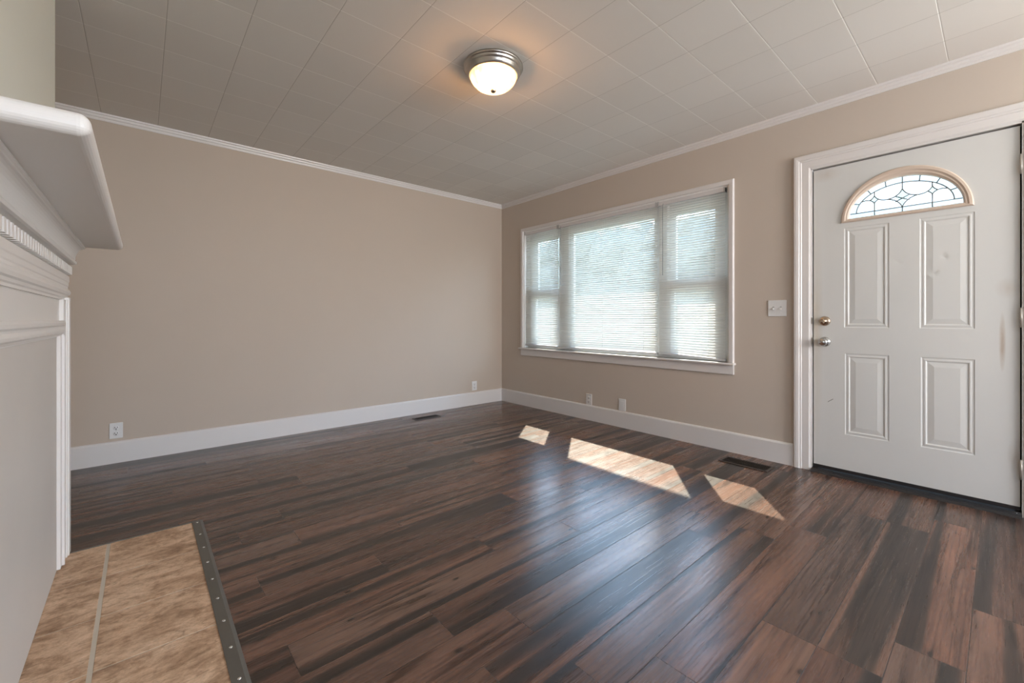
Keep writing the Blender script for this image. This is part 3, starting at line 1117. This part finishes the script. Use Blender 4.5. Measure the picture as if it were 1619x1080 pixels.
mb.obj('dentil_moulding', M['mantel'], fp)
mb = MB()
run(mb, [(CX, 0.93), (-3.6065, 0.93), (-3.6065, 1.182), (CX, 1.182)], Y0 + 0.02, Y1 - 0.02)
mb.obj('frieze_board', M['mantel'], fp)
mb = MB()
run(mb, [(CX, 1.182), (-3.590, 1.182), (-3.590, 1.158), (-3.592, 1.154), (-3.592, 1.140), (-3.594, 1.136), (-3.594, 1.128), (-3.588, 1.122), (-3.585, 1.112), (-3.588, 1.102),
         (-3.594, 1.098), (-3.596, 1.090), (-3.600, 1.086), (-3.600, 1.078), (CX, 1.078)], Y0 - 0.01, Y1 + 0.012)
mb.obj('architrave_moulding', M['mantel'], fp)
mb = MB()
run(mb, [(CX, 0.994), (-3.594, 0.994), (-3.588, 0.986), (-3.588, 0.976), (-3.594, 0.970), (-3.595, 0.964), (-3.589, 0.954), (-3.590, 0.946), (-3.597, 0.940), (-3.600, 0.934), (CX, 0.934)],
    Y0 + 0.10, Y1 - 0.115)
mb.obj('lower_moulding', M['mantel'], fp)
for s_ in (0, 1):
    def yy(a):
        return Y1 - a if s_ == 0 else Y0 + a
    mb = MB()
    def bxx(x, a, b_, z0, z1, bv=0.002):
        ya, yb = sorted((yy(a), yy(b_)))
        mb.box(CX, x, ya, yb, z0, z1, bv)
    bxx(-3.585, 0.000, 0.046, 0.010, 1.090)
    bxx(-3.589, 0.046, 0.062, 0.010, 1.080)
    bxx(-3.594, 0.062, 0.120, 0.010, 1.080)
    bxx(-3.590, 0.120, 0.132, 0.010, 0.936)
    bxx(-3.598, 0.132, 0.166, 0.010, 0.936)
    mb.obj('pilaster', M['mantel'], fp)
mb = MB()
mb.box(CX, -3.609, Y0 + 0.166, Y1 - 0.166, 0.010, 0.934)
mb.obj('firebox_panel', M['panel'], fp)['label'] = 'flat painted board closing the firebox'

# ------------------------------------------------------------------ hearth
HX1, HY1, HY0 = -3.170, -1.462, -2.862
hr = empty('hearth', (-3.37, -2.16, 0), 'tan stone tile hearth flush with the floor before the fireplace', 'hearth')
mb = MB()
mb.box(CX, HX1, HY0, HY1, 0.0, 0.0070)
mb.obj('grout', M['grout'], hr)
ys = [HY1, -1.780, -2.080, -2.375, -2.675, HY0]
for k, (xa, xb) in enumerate(((CX, -3.4715), (-3.4600, HX1))):
    for a, b_ in zip(ys[:-1], ys[1:]):
        mb = MB()
        off = -0.0 if k else 0.02
        ya, yb = b_ + 0.0015, a - 0.0015
        mb.box(xa, xb, ya, yb, 0.0, 0.008, 0.0014, 2)
        mb.obj('tile', M['stone'], hr)
mb = MB()
mb.extrude([(HX1 - 0.003, 0.0), (HX1 - 0.002, 0.0105), (HX1 + 0.030, 0.0095), (HX1 + 0.041, 0.003), (HX1 + 0.042, 0.0)], 'y', HY0 - 0.01, HY1 + 0.012)
st = mb.obj('metal_edging', M['strip'], hr)
mb = MB()
mb.extrude([(HY1 - 0.002, 0.0), (HY1 - 0.001, 0.0100), (HY1 + 0.008, 0.0095), (HY1 + 0.012, 0.0)], 'x', CX + 0.05, HX1 + 0.0)
mb.obj('metal_edging', M['strip'], hr)
for i in range(10):
    mb = MB()
    mb.lathe([(0.0055, 0.0), (0.0050, 0.0014), (0.0028, 0.0028), (0.0, 0.0032)], (HX1 + 0.0165, -1.482 - 0.0745 * 2 * i if i < 9 else -2.83, 0.0098), 'z', 12)
    nl = mb.obj('nail_head', M['nail'], hr)
    nl.parent = st
    nl.matrix_parent_inverse = Matrix()


# ------------------------------------------------------------------ wall plates
def plate_geo(yc, zc, w, h):
    mb = MB()
    mb.box(-0.0055, 0.0, yc - w / 2, yc + w / 2, zc - h / 2, zc + h / 2, 0.0025, 3)
    return mb


def on_back(o):      # turn an object built on the x = 0 plane to the y = 0 plane
    o.rotation_euler = (0, 0, PI / 2)


def outlet(pos, wall, label, grp, base=0.0, w=0.070, h=0.108):
    """built at the origin facing -x, then placed"""
    r = empty('wall_outlet', (0, 0, 0), label, 'wall outlet', grp)
    mb = plate_geo(0, 0, w, h)
    mb.obj('cover_plate', M['plate'], r)
    for s_ in (-1, 1):
        mb = MB()
        mb.lathe([(0.0, -0.0075), (0.0145, -0.0075), (0.0155, -0.0065), (0.0155, -0.004)], (0, 0, s_ * 0.0195), 'x', 24)
        rc = mb.obj('receptacle', M['plate'], r)
        mb = MB()
        mb.box(-0.0079, -0.007, -0.0080, -0.0050, s_ * 0.0195 - 0.001, s_ * 0.0195 + 0.008)
        mb.box(-0.0079, -0.007, 0.0050, 0.0080, s_ * 0.0195 - 0.001, s_ * 0.0195 + 0.007)
        mb.lathe([(0.0, -0.0079), (0.0034, -0.0079), (0.0034, -0.007)], (0, 0, s_ * 0.0195 - 0.0075), 'x', 12)
        sl = mb.obj('socket_slots', M['slot'])
        sl.parent = rc
    mb = MB()
    mb.lathe([(0.0, -0.0066), (0.0028, -0.0062), (0.003, -0.005)], (0, 0, 0), 'x', 12)
    mb.obj('plate_screw', M['nickel'], r)
    r.location = pos
    if wall == 'back':
        r.rotation_euler = (0, 0, PI / 2)
    return r


g = None
outlet((-3.492, 0.0, 0.224), 'back', 'white duplex outlet low on the blank wall beside the fireplace', g)
outlet((-0.419, 0.0, 0.222), 'back', 'white duplex outlet low on the blank wall near the room corner', g)
outlet((0.0, -1.362, 0.205), 'right', 'white duplex outlet under the window, just above the baseboard', g)
mb = plate_geo(0, 0, 0.074, 0.110)
r = empty('blank_plate', (0, 0, 0), 'white wall plate without sockets under the window, right of the outlet', 'wall plate')
mb.obj('cover_plate', M['plate'], r)
mb = MB()
mb.box(-0.0068, -0.005, -0.018, 0.018, -0.034, 0.034, 0.001)
mb.obj('plate_insert', M['plate'], r)
r.location = (0.0, -1.750, 0.208)
r = empty('light_switch', (0, 0, 0), 'white double toggle switch plate between the window and the door', 'light switch')
mb = plate_geo(0, 0, 0.115, 0.113)
mb.obj('switch_plate', M['plate'], r)
for s_ in (-1, 1):
    mb = MB()
    mb.box(-0.0063, -0.0052, s_ * 0.023 - 0.0055, s_ * 0.023 + 0.0055, -0.0125, 0.0125)
    sc_ = mb.obj('toggle_slot', M['plate_recess'], r)
    mb = MB()
    mb.extrude([(-0.006, -0.008), (-0.017, -0.013), (-0.019, -0.007), (-0.006, 0.004)], 'y', s_ * 0.023 - 0.0045, s_ * 0.023 + 0.0045)
    mb.obj('toggle', M['plate'], r)
    for zz in (-0.030, 0.030):
        mb = MB()
        mb.lathe([(0.0, -0.0066), (0.0025, -0.0062), (0.003, -0.005)], (0, s_ * 0.023, zz), 'x', 10)
        mb.obj('plate_screw', M['plate'], r)
r.location = (0.0, -3.023, 1.077)


# ------------------------------------------------------------------ floor registers
def register(cx, cy, lx, ly, along, label):
    r = empty('floor_register', (0, 0, 0), label, 'floor vent')
    mb = MB()
    fw = 0.016
    t = 0.005
    mb.box(-lx / 2, lx / 2, -ly / 2, -ly / 2 + fw, 0, t, 0.0015)
    mb.box(-lx / 2, lx / 2, ly / 2 - fw, ly / 2, 0, t, 0.0015)
    mb.box(-lx / 2, -lx / 2 + fw, -ly / 2 + fw, ly / 2 - fw, 0, t, 0.0015)
    mb.box(lx / 2 - fw, lx / 2, -ly / 2 + fw, ly / 2 - fw, 0, t, 0.0015)
    mb.obj('register_frame', REGM, r)
    mb = MB()
    mb.box(-lx / 2 + fw, lx / 2 - fw, -ly / 2 + fw, ly / 2 - fw, 0, 0.0008)
    mb.obj('dark_plate', M['slot'], r)  # dark sheet in place of the shaded duct below the louvres
    mb = MB()
    if along == 'y':
        n = int((ly - 2 * fw) / 0.0105)
        for i in range(n):
            y = -ly / 2 + fw + (i + 0.5) * (ly - 2 * fw) / n
            mb.box(-lx / 2 + fw, lx / 2 - fw, y - 0.0017, y + 0.0017, 0.0008, 0.0042)
        mb.box(-0.002, 0.002, -ly / 2 + fw, ly / 2 - fw, 0.0008, 0.0045)
    else:
        n = int((lx - 2 * fw) / 0.0105)
        for i in range(n):
            x = -lx / 2 + fw + (i + 0.5) * (lx - 2 * fw) / n
            mb.box(x - 0.0017, x + 0.0017, -ly / 2 + fw, ly / 2 - fw, 0.0008, 0.0042)
        mb.box(-lx / 2 + fw, lx / 2 - fw, -0.002, 0.002, 0.0008, 0.0045)
    mb.obj('louvres', M['dark_metal'], r)
    r.location = (cx, cy, 0)
    return r


REGM = plain('brown_register_frame', (0.055, 0.040, 0.032), 0.4, metal=0.3)
register(-0.213, -2.895, 0.145, 0.312, 'y', 'dark brown floor register by the right baseboard near the door')
register(-1.172, -0.215, 0.282, 0.098, 'x', 'dark floor register by the far baseboard left of the room corner')
